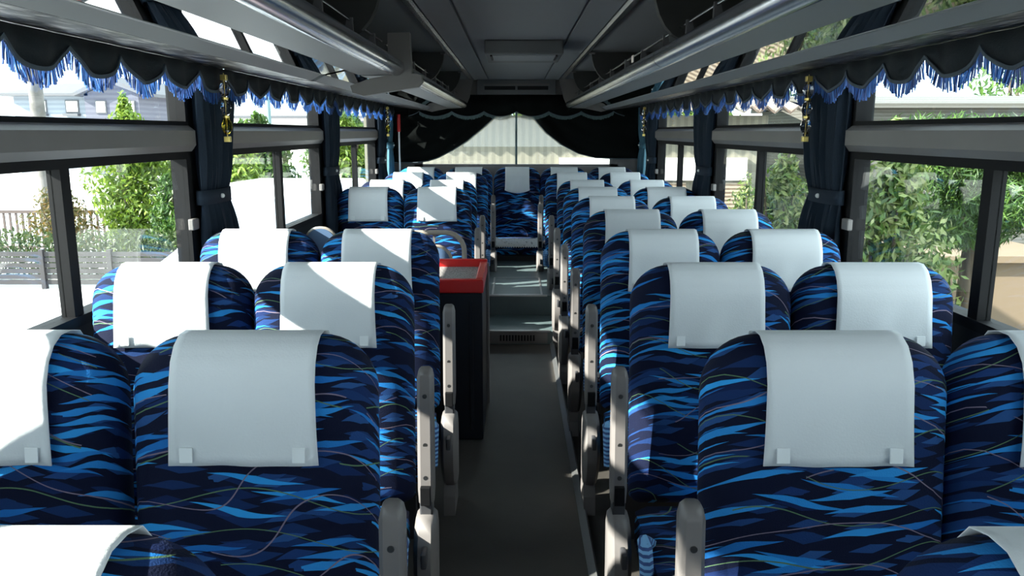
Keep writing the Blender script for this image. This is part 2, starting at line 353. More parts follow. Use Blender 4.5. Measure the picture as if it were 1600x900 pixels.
for s in (-1, 1):
    sd = 'left' if s < 0 else 'right'
    for k, (a, b) in enumerate(bays):
        wn += 1
        x0, x1 = sorted((s*(WX-0.012), s*(WX+0.045)))
        f = MB()
        f.box(x0, x1, a, b, SILL, SILL+0.028); f.box(x0, x1, a, b, RB-0.026, RB); f.box(x0, x1, a, b, RT, RT+0.014); f.box(x0, x1, a, b, WT-0.02, WT)
        f.box(x0, x1, a, a+0.028, SILL+0.028, RB-0.026); f.box(x0, x1, b-0.04, b, SILL+0.028, RB-0.026)
        f.box(x0, x1, a, a+0.02, RT+0.014, WT-0.02); f.box(x0, x1, b-0.02, b, RT+0.014, WT-0.02)
        fo = struct(f.build('window_%d' % wn, M['black']), '%s side bus window between curtained pillars, bay %s from the front' % (sd, ['one', 'two', 'three', 'four', 'five', 'six'][k]), 'window')
        xr0, xr1 = sorted((s*(WX-0.035), s*(WX+0.05)))
        rl = MB().prism([(s*(WX+0.05), RB), (s*(WX+0.05), RT), (s*(WX-0.012), RT), (s*(WX-0.035), RT-0.018), (s*(WX-0.035), RB+0.022), (s*(WX-0.018), RB)], a, b)
        rl.build('window_rail', M['rail'], fo, smooth=30)
        g0, g1 = sorted((s*(WX+0.016), s*(WX+0.020)))
        MB().box(g0, g1, a+0.02, b-0.02, RT+0.014, WT-0.02).build('upper_pane', M['glass'], fo)
        if b-a > 1.2:
            mid = (a+b)/2 + (0.11 if s < 0 else 0.08)
            h0, h1 = sorted((s*(WX+0.001), s*(WX+0.005))); mx0, mx1 = sorted((s*(WX-0.006), s*(WX+0.03)))
            MB().box(mx0, mx1, mid-0.022, mid+0.022, SILL+0.028, RB-0.026).build('mullion', M['black'], fo)
            MB().box(g0, g1, a+0.028, mid-0.022, SILL+0.028, RB-0.026).build('sliding_pane', M['glass'], fo)
            MB().box(h0, h1, mid+0.022, b-0.04, SILL+0.028, RB-0.026).build('sliding_pane', M['glass'], fo)
            lx0, lx1 = sorted((s*(WX-0.03), s*(WX-0.010)))
            MB().rbox(lx0, lx1, b-0.065, b-0.012, 0.975, 1.015, 0.004).build('latch', M['plastic'], fo)
        else:
            MB().box(g0, g1, a+0.028, b-0.04, SILL+0.028, RB-0.026).build('sliding_pane', M['glass'], fo)
# front and rear walls
fw = MB().box(-WX-0.06, WX+0.06, Y0-0.06, Y0, -0.06, 1.0).box(-WX-0.06, WX+0.06, Y0-0.06, Y0, Z(0.30), CEIL+0.05)
fw.box(-WX-0.06, -WX+0.06, Y0-0.06, Y0, 1.0, Z(0.30)).box(WX-0.06, WX+0.06, Y0-0.06, Y0, 1.0, Z(0.30))
struct(fw.build('wall_front', M['wall']), 'front bulkhead under the windscreen', 'wall')
RW = 0.98; rz0, rz1 = Z(-0.335), Z(0.27)
rw = MB().box(-WX-0.06, WX+0.06, Y1, Y1+0.06, -0.06, rz0).box(-WX-0.06, WX+0.06, Y1, Y1+0.06, rz1, CEIL+0.05)
rw.box(-WX-0.06, -RW, Y1, Y1+0.06, rz0, rz1).box(RW, WX+0.06, Y1, Y1+0.06, rz0, rz1)
struct(rw.build('wall_rear', M['plastic']), 'grey rear wall below the rear window', 'wall')
wr = MB(); wr.box(-RW, RW, Y1+0.005, Y1+0.05, rz0, rz0+0.03).box(-RW, RW, Y1+0.005, Y1+0.05, rz1-0.03, rz1)
wr.box(-RW, -RW+0.08, Y1+0.005, Y1+0.05, rz0, rz1).box(RW-0.08, RW, Y1+0.005, Y1+0.05, rz0, rz1)
wro = struct(wr.build('window_%d' % (wn+1), M['plastic']), 'wide rear window framed by black drapes', 'window')
MB().box(-RW+0.07, RW-0.07, Y1+0.02, Y1+0.026, rz0+0.02, rz1-0.02).build('rear_pane', M['glass'], wro)
MB().box(-0.010, 0.010, Y1+0.004, Y1+0.03, rz0+0.03, rz1-0.03).build('mullion', M['fringe_grey'], wro)
# ceiling
ce = MB().box(-WX-0.06, WX+0.06, Y0-0.06, Y1+0.06, CEIL+0.012, CEIL+0.06)
for (a, b) in ((-0.245, 0.245), (-0.385, -0.258), (0.258, 0.385), (-WX, -0.43), (0.43, WX)): ce.box(a, b, Y0, 7.55, CEIL, CEIL+0.013)
ceo = struct(ce.build('ceiling', M['ceiling']), 'dark grey cloth ceiling in long panels', 'ceiling')
for i, s in enumerate((-1, 1)):
    a, b = sorted((s*0.388, s*0.427))
    t = struct(MB().prism([(a, CEIL+0.012), (a, CEIL-0.006), (a+0.008, CEIL-0.016), (b-0.008, CEIL-0.016), (b, CEIL-0.006), (b, CEIL+0.012)], Y0+0.1, 7.5).build('trim_%d' % (i+2), M['chrome'], smooth=30), 'slim metal strip along the %s edge of the ceiling' % ('left', 'right')[i], 'ceiling trim')
# ceiling unit
cb = thing('ceiling_unit', 'flat dark box hung under the middle of the ceiling', 'ceiling unit', (0.03, 4.3, CEIL))
MB().rbox(-0.205, 0.205, 0.0, 0.55, -0.072, 0.0, 0.008).build('housing', M['ceiling_dark'], cb)
MB().box(-0.165, 0.165, 0.03, 0.34, -0.078, -0.071).build('cover_plate', M['ceiling'], cb)
for sx in (-1, 1): MB().box(sx*0.172-0.005, sx*0.172+0.005, 0.05, 0.30, -0.080, -0.071).build('slot', M['black'], cb)
# rear header with slot vent
rh = thing('rear_header', 'dark panel with long slot vent above the rear drapes', 'vent panel', (0.0, 7.5, Z(0.33)))
MB().rbox(-0.36, 0.36, 0.0, 0.06, 0.005, 0.136, 0.006).build('panel', M['ceiling_dark'], rh)
MB().box(-0.30, 0.30, -0.012, 0.004, 0.085, 0.098).build('upper_lip', M['rack_brown'], rh)
vs_ = MB()
for k in range(2): vs_.box(-0.29+k*0.30, -0.01+k*0.30, -0.006, 0.003, 0.045, 0.078)
vs_.build('slot', M['black'], rh)

# ---------------------------------------------------------------- luggage racks
def arc(cx, cz, r, a0, a1, n=8): return [(cx+r*math.cos(a0+(a1-a0)*i/n), cz+r*math.sin(a0+(a1-a0)*i/n)) for i in range(n+1)]
def rack(s, ya, yb, label, bulk, posts):
    t = thing('luggage_rack', label, 'luggage rack', (0, ya, Z(0.0)), 'overhead luggage racks'); Ln = yb-ya
    def sec(poly): return [(s*x, z) for x, z in poly]
    MB().prism(sec([(0.800, 0.193), (0.762, 0.2135), (0.754, 0.2145), (0.754, 0.222), (0.81, 0.222), (0.81, 0.196)]), 0, Ln).build('outer_band', M['rack_grey'], t)
    MB().prism(sec([(0.60, 0.2485), (0.757, 0.2150), (0.757, 0.2210), (0.60, 0.2545)]), 0, Ln).build('mirror_panel', M['mirror'], t)
    MB().prism(sec([(0.487, 0.214), (0.49, 0.23), (0.618, 0.23), (0.618, 0.214)]), 0, Ln).build('lower_panel', M['rack_grey'], t)
    lip = [(0.492, 0.216)] + arc(0.474, 0.244, 0.034, -PI*0.36, -PI*1.15, 10) + [(0.462, 0.272), (0.492, 0.262)]
    cut = 2.75-ya if ya < 2.5 else Ln*0.5
    for a, b in ((0, cut-0.004), (cut+0.004, Ln)): MB().prism(sec(lip), a, b).build('front_tube', M['chrome'], t, smooth=40)
    MB().prism(sec([(0.802, 0.193), (0.802, 0.199), (1.15, 0.246), (1.15, 0.238)]), 0, Ln).build('underside_film', M['film'], t)
    MB().prism(sec([(1.135, 0.232), (1.15, 0.232), (1.15, 0.240), (1.135, 0.240)]), 0, Ln).build('curtain_track', M['edge_metal'], t)
    MB().prism(sec([(0.492, 0.26), (0.51, 0.295), (0.53, 0.295), (0.56, 0.280), (1.185, 0.280), (1.185, 0.270), (0.50, 0.270)]), 0, Ln).build('shelf', M['rack_dark'], t)
    r = MB().tube([(s*0.522, 0.03, 0.335), (s*0.522, Ln-0.03, 0.335)], 0.005, 8).build('guard_bar', M['chrome'], t, smooth=True)
    for y in posts:
        MB().prism(sec([(0.512, 0.28), (0.514, 0.342), (0.53, 0.342), (0.545, 0.28)]), y-ya-0.008, y-ya+0.008).build('bar_bracket', M['plastic_dark'], t)
    for y in bulk:
        poly = [(1.185, 0.263), (1.185, 0.46), (0.435, 0.46)] + [(0.435+0.13*(k/6)**1.8, 0.46-0.17*math.sin(PI/2*k/6)) for k in range(1, 7)] + [(0.58, 0.263)]
        MB().prism(sec(poly), y-ya-0.02, y-ya+0.02).build('bulkhead', M['rack_dark'], t)
        MB().rbox(*sorted((s*0.425, s*0.455)), y-ya-0.03, y-ya+0.03, 0.448, 0.462, 0.004).build('hook', M['plastic_dark'], t)
    return t
posts = [1.2, 1.7, 2.2, 2.7]
rl = rack(-1, -1.0, 3.16, 'left overhead luggage rack ending at the grey L-shaped panel', (0.9, 2.62), [1.2, 1.7, 2.15, 2.55, 2.95])
rr = rack(-1, 3.215, 7.32, 'left overhead luggage rack behind the grey L-shaped panel, towards the rear', (4.9, 6.4), [3.6, 4.1, 4.6, 5.2, 5.7, 6.2, 6.8])
rg = rack(1, -1.0, 7.32, 'long overhead luggage rack on the right with a small tag on its bar', (0.9, 2.75, 4.9, 6.4), [1.2, 1.8, 2.25, 2.6, 3.0, 3.5, 4.0, 4.6, 5.2, 5.8, 6.4, 6.9])
lp = [(-0.503, 0.369), (-0.419, 0.371), (-0.414, 0.220), (-0.378, 0.215), (-0.373, 0.189), (-0.393, 0.169), (-0.603, 0.136), (-0.644, 0.148), (-0.652, 0.174), (-0.578, 0.200), (-0.49, 0.2155), (-0.464, 0.225), (-0.442, 0.248), (-0.462, 0.268), (-0.503, 0.28)]
lpm = MB().prism(lp, 4.165, 4.21)
lpm.build('end_panel', M['rack_brown'], rl)
for s, r_ in ((-1, rr), (1, rg)):                     # sloping end panels at the rear
    ep = MB(); ya = r_.location.y
    poly = [(s*0.38, 0.46), (s*0.50, 0.46), (s*1.18, 0.46), (s*1.18, 0.235), (s*0.82, 0.19), (s*0.76, 0.176), (s*0.62, 0.205), (s*0.50, 0.21), (s*0.455, 0.225), (s*0.42, 0.30)]
    ep.prism(poly, 7.32-ya, 7.35-ya); ep.build('rear_end_panel', M['rack_brown'], r_)
pt = MB().box(0.512, 0.516, 0, 0.05, -0.03, 0.0).build('paper_tag', M['paper'], loc=(0.0, 3.72, Z(0.338)))
tag(pt, 'small pale tag hanging on the bar of the right rack', 'tag')

# ---------------------------------------------------------------- seats
SW = 0.430; TOP = 0.985
LEAN = Matrix.Translation((0, 0, TOP)) @ Matrix.Rotation(math.radians(-7), 4, 'X') @ Matrix.Translation((0, 0, -TOP))
def rrect(hw, z0, z1, rt, rb, y, n=10):
    pts = []
    for cx, cz, r, a0 in ((hw-rt, z1-rt, rt, 0), (-hw+rt, z1-rt, rt, PI/2), (-hw+rb, z0+rb, rb, PI), (hw-rb, z0+rb, rb, 1.5*PI)):
        for i in range(n+1):
            a = a0+PI/2*i/n; pts.append((cx+r*math.cos(a), y, cz+r*math.sin(a)))
    return pts
def backrest_mb():
    m = MB(); hw, z0, z1, rt = 0.2135, 0.34, TOP, 0.100
    prof = [(0.19, -0.070), (0.13, -0.074), (0.08, -0.070), (0.042, -0.060), (0.018, -0.044), (0.004, -0.022), (0.0, 0.0), (0.002, 0.02), (0.014, 0.042), (0.035, 0.055), (0.10, 0.062)]
    rings = []
    for ins, y in prof:
        h = hw-ins; r = max(0.02, rt-ins*0.55); r = min(r, h*0.95)
        rings.append(rrect(h, z0+min(ins, 0.10), z1-min(ins, 0.16), r, min(0.03, h*0.5), y))
    return m.loft(rings)
def cover_mb(hw=0.1215, zl=0.773, wav=0.004, seed=0, rnd=0.0):
    rnd_ = random.Random(seed)
    path = [(-0.083, zl), (-0.084, zl+0.05), (-0.084, TOP-0.13), (-0.083, TOP-0.075), (-0.074, TOP-0.038), (-0.058, TOP-0.013), (-0.034, TOP+0.003), (-0.005, TOP+0.007), (0.024, TOP+0.003), (0.050, TOP-0.022), (0.066, TOP-0.06), (0.070, TOP-0.14)]
    # resample
    res = []
    for (a, b) in zip(path[:-1], path[1:]):
        for i in range(3): res.append((a[0]+(b[0]-a[0])*i/3, a[1]+(b[1]-a[1])*i/3))
    res.append(path[-1]); ph = rnd_.uniform(0, 6); g = []
    for (y, z) in res:
        row = []
        for i in range(19):
            t = i/9-1; d = max(0, (TOP-0.05-z))/0.2
            fl = 1+0.05*d*min(1, d) if y < 0 else 1
            yy = y - wav*d*(math.sin(t*4+ph+z*9)+0.6*math.sin(t*9-z*30+ph*2))*(1 if y < 0 else 0) + (0.002 if y >= 0 else 0)
            zz = z + (rnd*t*t if z < zl+0.03 and y < 0 else 0)
            row.append((hw*t*fl, yy, zz))
        g.append(row)
    return MB().sheet(g)
def arm_pieces(sx, off=0.258):
    """folded-up armrest with bolts, and the plastic side shell with its lever; sx = side of the seat the aisle is on"""
    x = sx*off
    bar = MB(); rings = []
    for (z, yw, hw) in ((0.752, 0.012, 0.012), (0.745, 0.020, 0.017), (0.728, 0.024, 0.0205), (0.66, 0.025, 0.0205), (0.52, 0.026, 0.021), (0.44, 0.025, 0.021), (0.405, 0.02, 0.019), (0.395, 0.012, 0.014)):
        rings.append([(x+px*hw, -0.20-0.18*(z-0.39)*-0.45+py*yw, z) for px, py in ((-1, -0.55), (-0.6, -1), (0.6, -1), (1, -0.55), (1, 0.6), (0.6, 1), (-0.6, 1), (-1, 0.6))])
    bar.loft(rings)
    bolts = [MB().tube([(x, -0.222+0.081*(z-0.39)-0.006+0.002, z), (x, -0.222+0.081*(z-0.39)+0.004, z)], 0.006, 10) for z in (0.685, 0.56, 0.475)]
    slot = MB().rbox(x-0.013, x+0.013, -0.232, -0.20, 0.405, 0.455, 0.002)
    neck = MB().rbox(x-0.016, x+0.016, -0.222, -0.175, 0.365, 0.41, 0.004)
    shell = MB(); rings = []
    for (z, yc, yw, hw) in ((0.378, -0.20, 0.022, 0.020), (0.370, -0.205, 0.040, 0.026), (0.345, -0.215, 0.055, 0.029), (0.29, -0.23, 0.062, 0.030), (0.24, -0.235, 0.062, 0.030), (0.19, -0.225, 0.058, 0.029), (0.14, -0.20, 0.050, 0.027), (0.115, -0.19, 0.038, 0.024), (0.105, -0.185, 0.02, 0.015)):
        rings.append([(x+px*hw, yc+py*yw, z) for px, py in ((-1, -0.5), (-0.55, -1), (0.55, -1), (1, -0.5), (1, 0.5), (0.55, 1), (-0.55, 1), (-1, 0.5))])
    shell.loft(rings)
    lev = MB().rbox(x-0.004-0.012*sx*0, x+0.010, -0.33, -0.285, 0.285, 0.325, 0.004)
    foot = MB(); foot.prism_x([(-0.26, 0.0), (-0.10, 0.0), (-0.12, 0.09), (-0.16, 0.125), (-0.22, 0.125), (-0.25, 0.08)], x-0.022, x+0.018)
    return bar, bolts, slot, neck, shell, lev, foot
COV = [cover_mb(seed=i) .build('tmp_cover', M['cover'], smooth=60, solid=0.0016, tf=LEAN) for i in range(5)]
cover_meshes = [o.data for o in COV]
for o in COV: bpy.data.objects.remove(o)
def make_seat(aisle):
    """aisle: -1 / +1 = aisle armrest on that local side, 0 = window seat without one, 2 = one on both sides"""
    t = thing('bus_seat', 'seat', 'seat', (0, 0, 0), 'blue patterned bus seats')
    backrest_mb().build('backrest', M['moquette'], t, smooth=60, tf=LEAN)
    cv = bpy.data.objects.new('headrest_cover', cover_meshes[0]); COL.objects.link(cv); cv.parent = t
    md = cv.modifiers.new('solidify', 'SOLIDIFY'); md.thickness = 0.0016; md.offset = 0
    for sx in (-1, 1):
        MB().rbox(sx*0.094-0.011, sx*0.094+0.011, -0.0885, -0.0862, 0.779, 0.805, 0.0008).build('cover_tab', M['tab'], cv, tf=LEAN)
    cu = MB(); rings = []
    for (y, z0, z1, hw) in ((-0.565, 0.315, 0.345, 0.190), (-0.575, 0.30, 0.365, 0.200), (-0.56, 0.275, 0.385, 0.206), (-0.50, 0.26, 0.392, 0.208), (-0.30, 0.26, 0.382, 0.208), (-0.17, 0.26, 0.375, 0.208), (-0.15, 0.27, 0.365, 0.204)):
        c = 0.03
        rings.append([(-hw, y, z0+c*0.5), (-hw+c*0.5, y, z0), (hw-c*0.5, y, z0), (hw, y, z0+c*0.5), (hw, y, z1-c*0.5), (hw-c, y, z1), (-hw+c, y, z1), (-hw, y, z1-c*0.5)])
    cu.loft(rings); cuo = cu.build('cushion', M['moquette'], t, smooth=50)
    MB().tube([(-0.19, -0.545, 0.345), (-0.187, -0.555, 0.385), (-0.165, -0.56, 0.398), (0.165, -0.56, 0.398), (0.187, -0.555, 0.385), (0.19, -0.545, 0.345)], 0.018, 10).build('front_trim', M['trim_cloth'], cuo, smooth=True)
    MB().rbox(-0.18, 0.18, -0.50, -0.12, 0.20, 0.26, 0.01).box(-0.16, 0.16, -0.42, -0.38, 0.0, 0.205).box(-0.16, 0.16, -0.20, -0.16, 0.0, 0.205).build('seat_base', M['base'], t)
    for sx in ((-1, 1) if aisle == 2 else (aisle,) if aisle else ()):
        bar, bolts, slot, neck, shell, lev, foot = arm_pieces(sx, 0.214 if aisle == 2 else 0.258)
        ar = bar.build('armrest', M['plastic'], t, smooth=50)
        for b in bolts: b.build('bolt', M['bolt'], ar)
        slot.build('hinge_slot', M['black'], ar); neck.build('hinge_neck', M['plastic_dark'], ar)
        sh = shell.build('side_shell', M['plastic'], t, smooth=50)
        lev.build('recline_lever', M['plastic_dark'], sh, smooth=40); foot.build('side_foot', M['plastic'], sh)
        MB().tube([(sx*0.20, -0.36, 0.37), (sx*0.222, -0.40, 0.40), (sx*0.226, -0.44, 0.405), (sx*0.227, -0.47, 0.37), (sx*0.226, -0.49, 0.30)], 0.017, 8).build('seat_belt', M['belt'], t, smooth=True)
    return t
protos = {-1: make_seat(-1), 1: make_seat(1), 0: make_seat(0), 2: None}
used = set()
ORD = ['nearest', 'first', 'second', 'third', 'fourth', 'fifth', 'sixth', 'seventh', 'eighth', 'rearmost']
nseat = 0
def place(kind, x, y, z, label):
    global nseat
    if kind not in used: o = protos[kind]; used.add(kind)
    else: o = copy_tree(protos[kind])
    o.location = (x, y, z); o['label'] = label
    for c in COL.objects:
        if c.parent is o and c.name.startswith('headrest_cover'): c.data = cover_meshes[nseat % 5]
    nseat += 1
    return o
def rowY(r): return 0.69 if r == 0 else 1.365+0.745*(r-1)
for r in range(10):
    y = rowY(r); dz = 0.004 if r == 8 else 0.014 if r == 9 else -0.040 if r == 0 else -0.014
    for s in (-1, 1):
        if s < 0 and r in (4, 5): continue
        sd = 'left' if s < 0 else 'right'
        xa, xw = (0.503, 0.933) if r < 8 else (0.447, 0.877) if r == 8 else (0.43, 0.86)
        if r == 1: xa, xw = (0.475, 0.921) if s < 0 else (0.521, 0.947)
        if r == 0: xa = 0.503 if s < 0 else 0.54
        lift = H1 if STEP1 < y-0.6 < STEP2 else 0
        ad = 'passenger seat cut by the bottom edge, nearest of all' if r == 0 else None
        if r == 0: lab = 'nearest blue passenger seat %s of the aisle, only its top showing at the bottom edge' % sd
        elif r == 9: lab = 'blue passenger seat on the rear bench, first one %s of the middle seat' % sd
        elif s < 0 and r > 5: lab = 'blue aisle seat left of the aisle, %s row behind the red-topped cabinet' % ['first', 'second', 'third'][r-6]
        else: lab = 'blue aisle seat %s of the aisle in the %s full row, grey armrest folded up' % (sd, ORD[r])
        place(-s if r < 9 else 0, s*xa, y, dz, lab)
        if r == 0: continue
        if r == 9: lab = 'blue passenger seat at the %s end of the rear bench' % sd
        elif s < 0 and r > 5: lab = 'blue window seat on the left, %s row behind the red-topped cabinet' % ['first', 'second', 'third'][r-6]
        else: lab = 'blue window seat on the %s in the %s full row from the camera' % (sd, ORD[r])
        place(0, s*xw, y, dz, lab)
# middle seat of the rear bench: narrow rounded cover, white lace on the cushion, armrests both sides
protos[2] = make_seat(2); ms_ = place(2, 0.008, rowY(9)+0.02, 0.014, 'middle seat of the rear bench at the end of the aisle, white lace on cushion')
for c in [c for c in COL.objects if c.parent is ms_]:
    if c.name.startswith('headrest_cover'):
        tmp = cover_mb(0.108, 0.752, 0.007, 3, 0.026).build('tmp_cover', M['cover'], smooth=60, tf=LEAN); c.data = tmp.data; bpy.data.objects.remove(tmp)
        for k in [k for k in COL.objects if k.parent is c]: bpy.data.objects.remove(k)
for c in [c for c in COL.objects if c.name.startswith('front_trim') and c.parent and c.parent.parent is ms_]:
    lm = MB(); g = []
    for i in range(7):
        a = i/6; g.append([(-0.205+0.41*k/40, -0.585-0.010*math.sin(a*PI)+(0.10*(1-a) if a < 0.5 else 0.05*(1-a)), 0.402-0.055*a*a - (0.012*abs(math.sin(k*1.57)) if i == 6 else 0) + (0.02*max(0, abs(k-20)/20-0.75)*4 if i < 3 else 0)) for k in range(41)])
    lm.sheet(g); p = c.parent; bpy.data.objects.remove(c)
    lo = lm.build('lace_trim', M['lace'], p, smooth=True, solid=0.003)
    lo['label'] = 'white lace edging over the cushion front'

# ---------------------------------------------------------------- cabinet with red tray and the guard rail behind it (left of the aisle)
cab = thing('side_cabinet', 'dark navy cabinet with red-rimmed top left of the aisle', 'cabinet', (-0.40, 3.30, 0))
MB().rbox(-0.24, 0.245, 0.0, 0.52, 0.0, 0.655, 0.006).build('body', M['navy_box'], cab)
MB().rbox(0.245, 0.258, 0.49, 0.53, 0.0, 0.70, 0.003).build('corner_trim', M['plastic'], cab)
MB().rbox(0.19, 0.205, -0.006, 0.0, 0.05, 0.62, 0.002).build('door_edge', M['navy_box'], cab)
tr = MB().rbox(-0.25, 0.25, -0.012, 0.03, 0.655, 0.712, 0.006)
tr.rbox(-0.25, 0.25, 0.485, 0.52, 0.655, 0.72, 0.006).rbox(-0.25, -0.215, 0.03, 0.485, 0.655, 0.712, 0.006).rbox(0.215, 0.25, 0.03, 0.485, 0.655, 0.712, 0.006)
tro = tr.build('tray_rim', M['red'], cab); tro['label'] = 'glossy red rim around the cabinet top'
MB().box(-0.215, 0.215, 0.03, 0.485, 0.655, 0.685).build('woven_mat', M['mesh_mat'], cab)
gr = thing('guard_rail', 'grey tube guard rail with slate blue panels beside the left window seats', 'guard rail', (-0.64, 4.36, 0))
def archpts(x0, x1, zb, zt, r, n=6):
    p = [(x0, 0, zb), (x0, 0, zt-r)] + [(x0+r-r*math.cos(PI/2*i/n), 0, zt-r+r*math.sin(PI/2*i/n)) for i in range(1, n+1)]
    p += [(x1-r+r*math.sin(PI/2*i/n), 0, zt-r+r*math.cos(PI/2*i/n)) for i in range(0, n+1)] + [(x1, 0, zb)]
    return p
MB().tube(archpts(-0.30, 0.345, 0.0, 0.778, 0.10), 0.014, 10).build('tube_frame', M['tube'], gr, smooth=True)
MB().tube(archpts(-0.24, 0.275, 0.10, 0.705, 0.09), 0.009, 8).build('panel_edge', M['tube'], gr, smooth=True)
MB().prism([(x, z) for x, _, z in archpts(-0.238, 0.273, 0.10, 0.703, 0.09)], -0.004, 0.004).build('panel', M['blue_panel'], gr)
for x in (-0.15, 0.18): MB().box(x-0.006, x+0.006, -0.005, 0.005, 0.70, 0.775).build('bracket', M['plastic'], gr)
MB().prism([(x, z) for x, _, z in archpts(-0.52, -0.36, 0.0, 0.80, 0.075)], -0.015, 0.015).build('wall_panel', M['blue_panel'], gr)
MB().tube(archpts(-0.522, -0.358, 0.0, 0.802, 0.075), 0.010, 8).build('wall_panel_edge', M['tube'], gr, smooth=True)

# ---------------------------------------------------------------- curtains, valances, ornaments
def curtain(s, y0, w_top, w_tie, w_bot, zt, zb, ztie, m, label, nf=6, tie=True, name='curtain'):
    t = thing(name, label, 'curtain', (s*1.155, y0, 0), 'tied-back curtains on the window pillars'); g = []
    N = 72
    for j in range(31):
        z = zt+(zb-zt)*j/30
        if z > ztie: a = (z-ztie)/(zt-ztie); wd = w_tie+(w_top-w_tie)*a**0.8
        else: a = (ztie-z)/(ztie-zb); wd = w_tie+(w_bot-w_tie)*min(1, a*1.2)**0.7
        pinch = math.exp(-((z-ztie)/0.07)**2)
        amp = 0.022*(1-0.55*pinch)
        g.append([(amp*math.sin(2*PI*nf*i/N+0.5*math.sin(z*5))+0.006*math.sin(2*PI*nf*2.3*i/N+z*7), (i/N)*wd + 0.02*(w_top-wd), z) for i in range(N+1)])
    MB().sheet(g).build('drape', m, t, smooth=True, solid=0.004)
    if tie:
        ring = []
        for zz in (ztie-0.026, ztie+0.026):
            ring.append([(0.034*math.cos(a), w_tie*0.5+(w_tie*0.5+0.012)*math.sin(a), zz-0.02*math.cos(a)*0) for a in [2*PI*k/24 for k in range(24)]])
        MB().loft(ring, caps=False).build('tieback', m, t, smooth=True, solid=0.005)
        MB().sphere((-s*0.038, w_tie*0.42, ztie), 0.009).build('button', M['pearl'], t, smooth=True)
    return t
NM = {1: 'nearest visible', 2: 'second', 3: 'third'}
for s in (-1, 1):
    sd = 'left' if s < 0 else 'right'
    curtain(s, 0.92, 0.30, 0.2, 0.28, Z(0.23), 0.55, Z(-0.235), M['curtain'], 'navy curtain on the %s pillar beside the camera, out of frame' % sd)
    curtain(s, 2.90, 0.42, 0.27, 0.42, Z(0.23), 0.55, Z(-0.235), M['curtain'], 'navy tied curtain on the big %s pillar behind the crystal drop' % sd)
    curtain(s, 4.86, 0.42, 0.30, 0.42, Z(0.23), 0.55, Z(-0.235), M['curtain'], 'navy tied curtain on the middle %s window pillar' % sd)
    curtain(s, 6.78, 0.50, 0.24, 0.42, Z(0.23), 0.60, Z(-0.235), M['curtain'], 'navy tied curtain on the %s pillar nearest the rear window' % sd)
    curtain(s, 7.34, 0.25, 0.15, 0.25, Z(0.22), 0.62, Z(-0.12), M['curtain_teal'], 'thin teal curtain tied in the %s rear corner' % sd, nf=3)
def valance(s):
    sd = 'left' if s < 0 else 'right'
    t = thing('valance', 'dark scalloped valance with blue fringe along the %s windows' % sd, 'valance', (s*1.12, 0, 0), 'fringed window valances')
    ys, per = (1.77-0.271*7, 0.271) if s < 0 else (2.02-0.271*8, 0.271); n = 28
    zt, zn, zl = Z(0.232), Z(0.203), Z(0.143)
    def zb(y):
        f = ((y-ys)/per) % 1.0; return zn-(zn-zl)*math.sin(PI*f)**0.85
    yy = [ys+per*i/16 for i in range(int(n*16)+1) if ys+per*i/16 < 7.45]
    top = [(0.004*math.sin(y*40), y, zt) for y in yy]; mid = [(0.006*math.sin(y*40), y, (zt+zb(y))/2) for y in yy]; bot = [(0.006*math.sin(y*40), y, zb(y)) for y in yy]
    MB().sheet([top, mid, bot]).build('cloth', M['valance'], t, smooth=True, solid=0.004)
    br = MB().sheet([[(-s*0.005+0.006*math.sin(y*40), y, zb(y)+0.005) for y in yy], [(-s*0.005+0.006*math.sin(y*40), y, zb(y)-0.005) for y in yy]])
    br.build('braid', M['braid'], t, solid=0.006)
    fr = MB(); rnd = random.Random(3+s); y = ys+0.001
    while y < 7.44:
        z0 = zb(y); l = 0.042*rnd.uniform(0.8, 1.12); dy = rnd.uniform(-0.006, 0.006); dx = rnd.uniform(-0.004, 0.004)
        wv = 0.0014
        fr.loft([[(dx*0+0.006*math.sin(y*40)-0.001, y-wv, z0), (0.006*math.sin(y*40)+0.001, y-wv, z0), (0.006*math.sin(y*40)+0.001, y+wv, z0), (0.006*math.sin(y*40)-0.001, y+wv, z0)],
                 [(dx-0.0015, y+dy-wv, z0-l), (dx+0.0015, y+dy-wv, z0-l), (dx+0.0015, y+dy+wv, z0-l), (dx-0.0015, y+dy+wv, z0-l)]])
        y += rnd.uniform(0.0040, 0.0062)
    f_ = fr.build('fringe', M['fringe'], t); f_['label'] = 'bright blue tassel fringe'
for s in (-1, 1): valance(s)
def ornament(s, y, label):
    t = thing('crystal_drop', label, 'ornament', (s*1.085, y, Z(0.205)), 'hanging crystal drops')
    MB().tube([(0, 0, 0.006), (0, 0, -0.238)], 0.0015, 6).build('cord', M['gold'], t)
    for z in (0.0, -0.222): MB().rbox(-0.011, 0.011, -0.011, 0.011, z-0.02, z, 0.002).build('brass_cap', M['gold'], t)
    for k, (z, m) in enumerate(((-0.052, 'crystal'), (-0.118, 'crystal'), (-0.184, 'amber' if s < 0 else 'crystal'))):
        rings = []
        for zz, r in ((0.030, 0.008), (0.016, 0.017), (0.0, 0.021), (-0.016, 0.017), (-0.030, 0.008)):
            rings.append([(r*math.cos(2*PI*i/8+zz*8), r*math.sin(2*PI*i/8+zz*8), z+zz) for i in range(8)])
        MB().loft(rings).build('bead', M[m], t)
    for z in (-0.085, -0.151): MB().tube([(0, 0, z+0.004), (0, 0, z-0.004)], 0.012, 10).build('ring', M['gold'], t)
ornament(-1, 3.02, 'brass and amber crystal drop on the big left curtain')
ornament(1, 3.10, 'clear crystal drop on the big right curtain')
ornament(-1, 6.88, 'small far crystal drop near the left rear corner')
ornament(1, 6.95, 'small far crystal drop near the right rear corner')
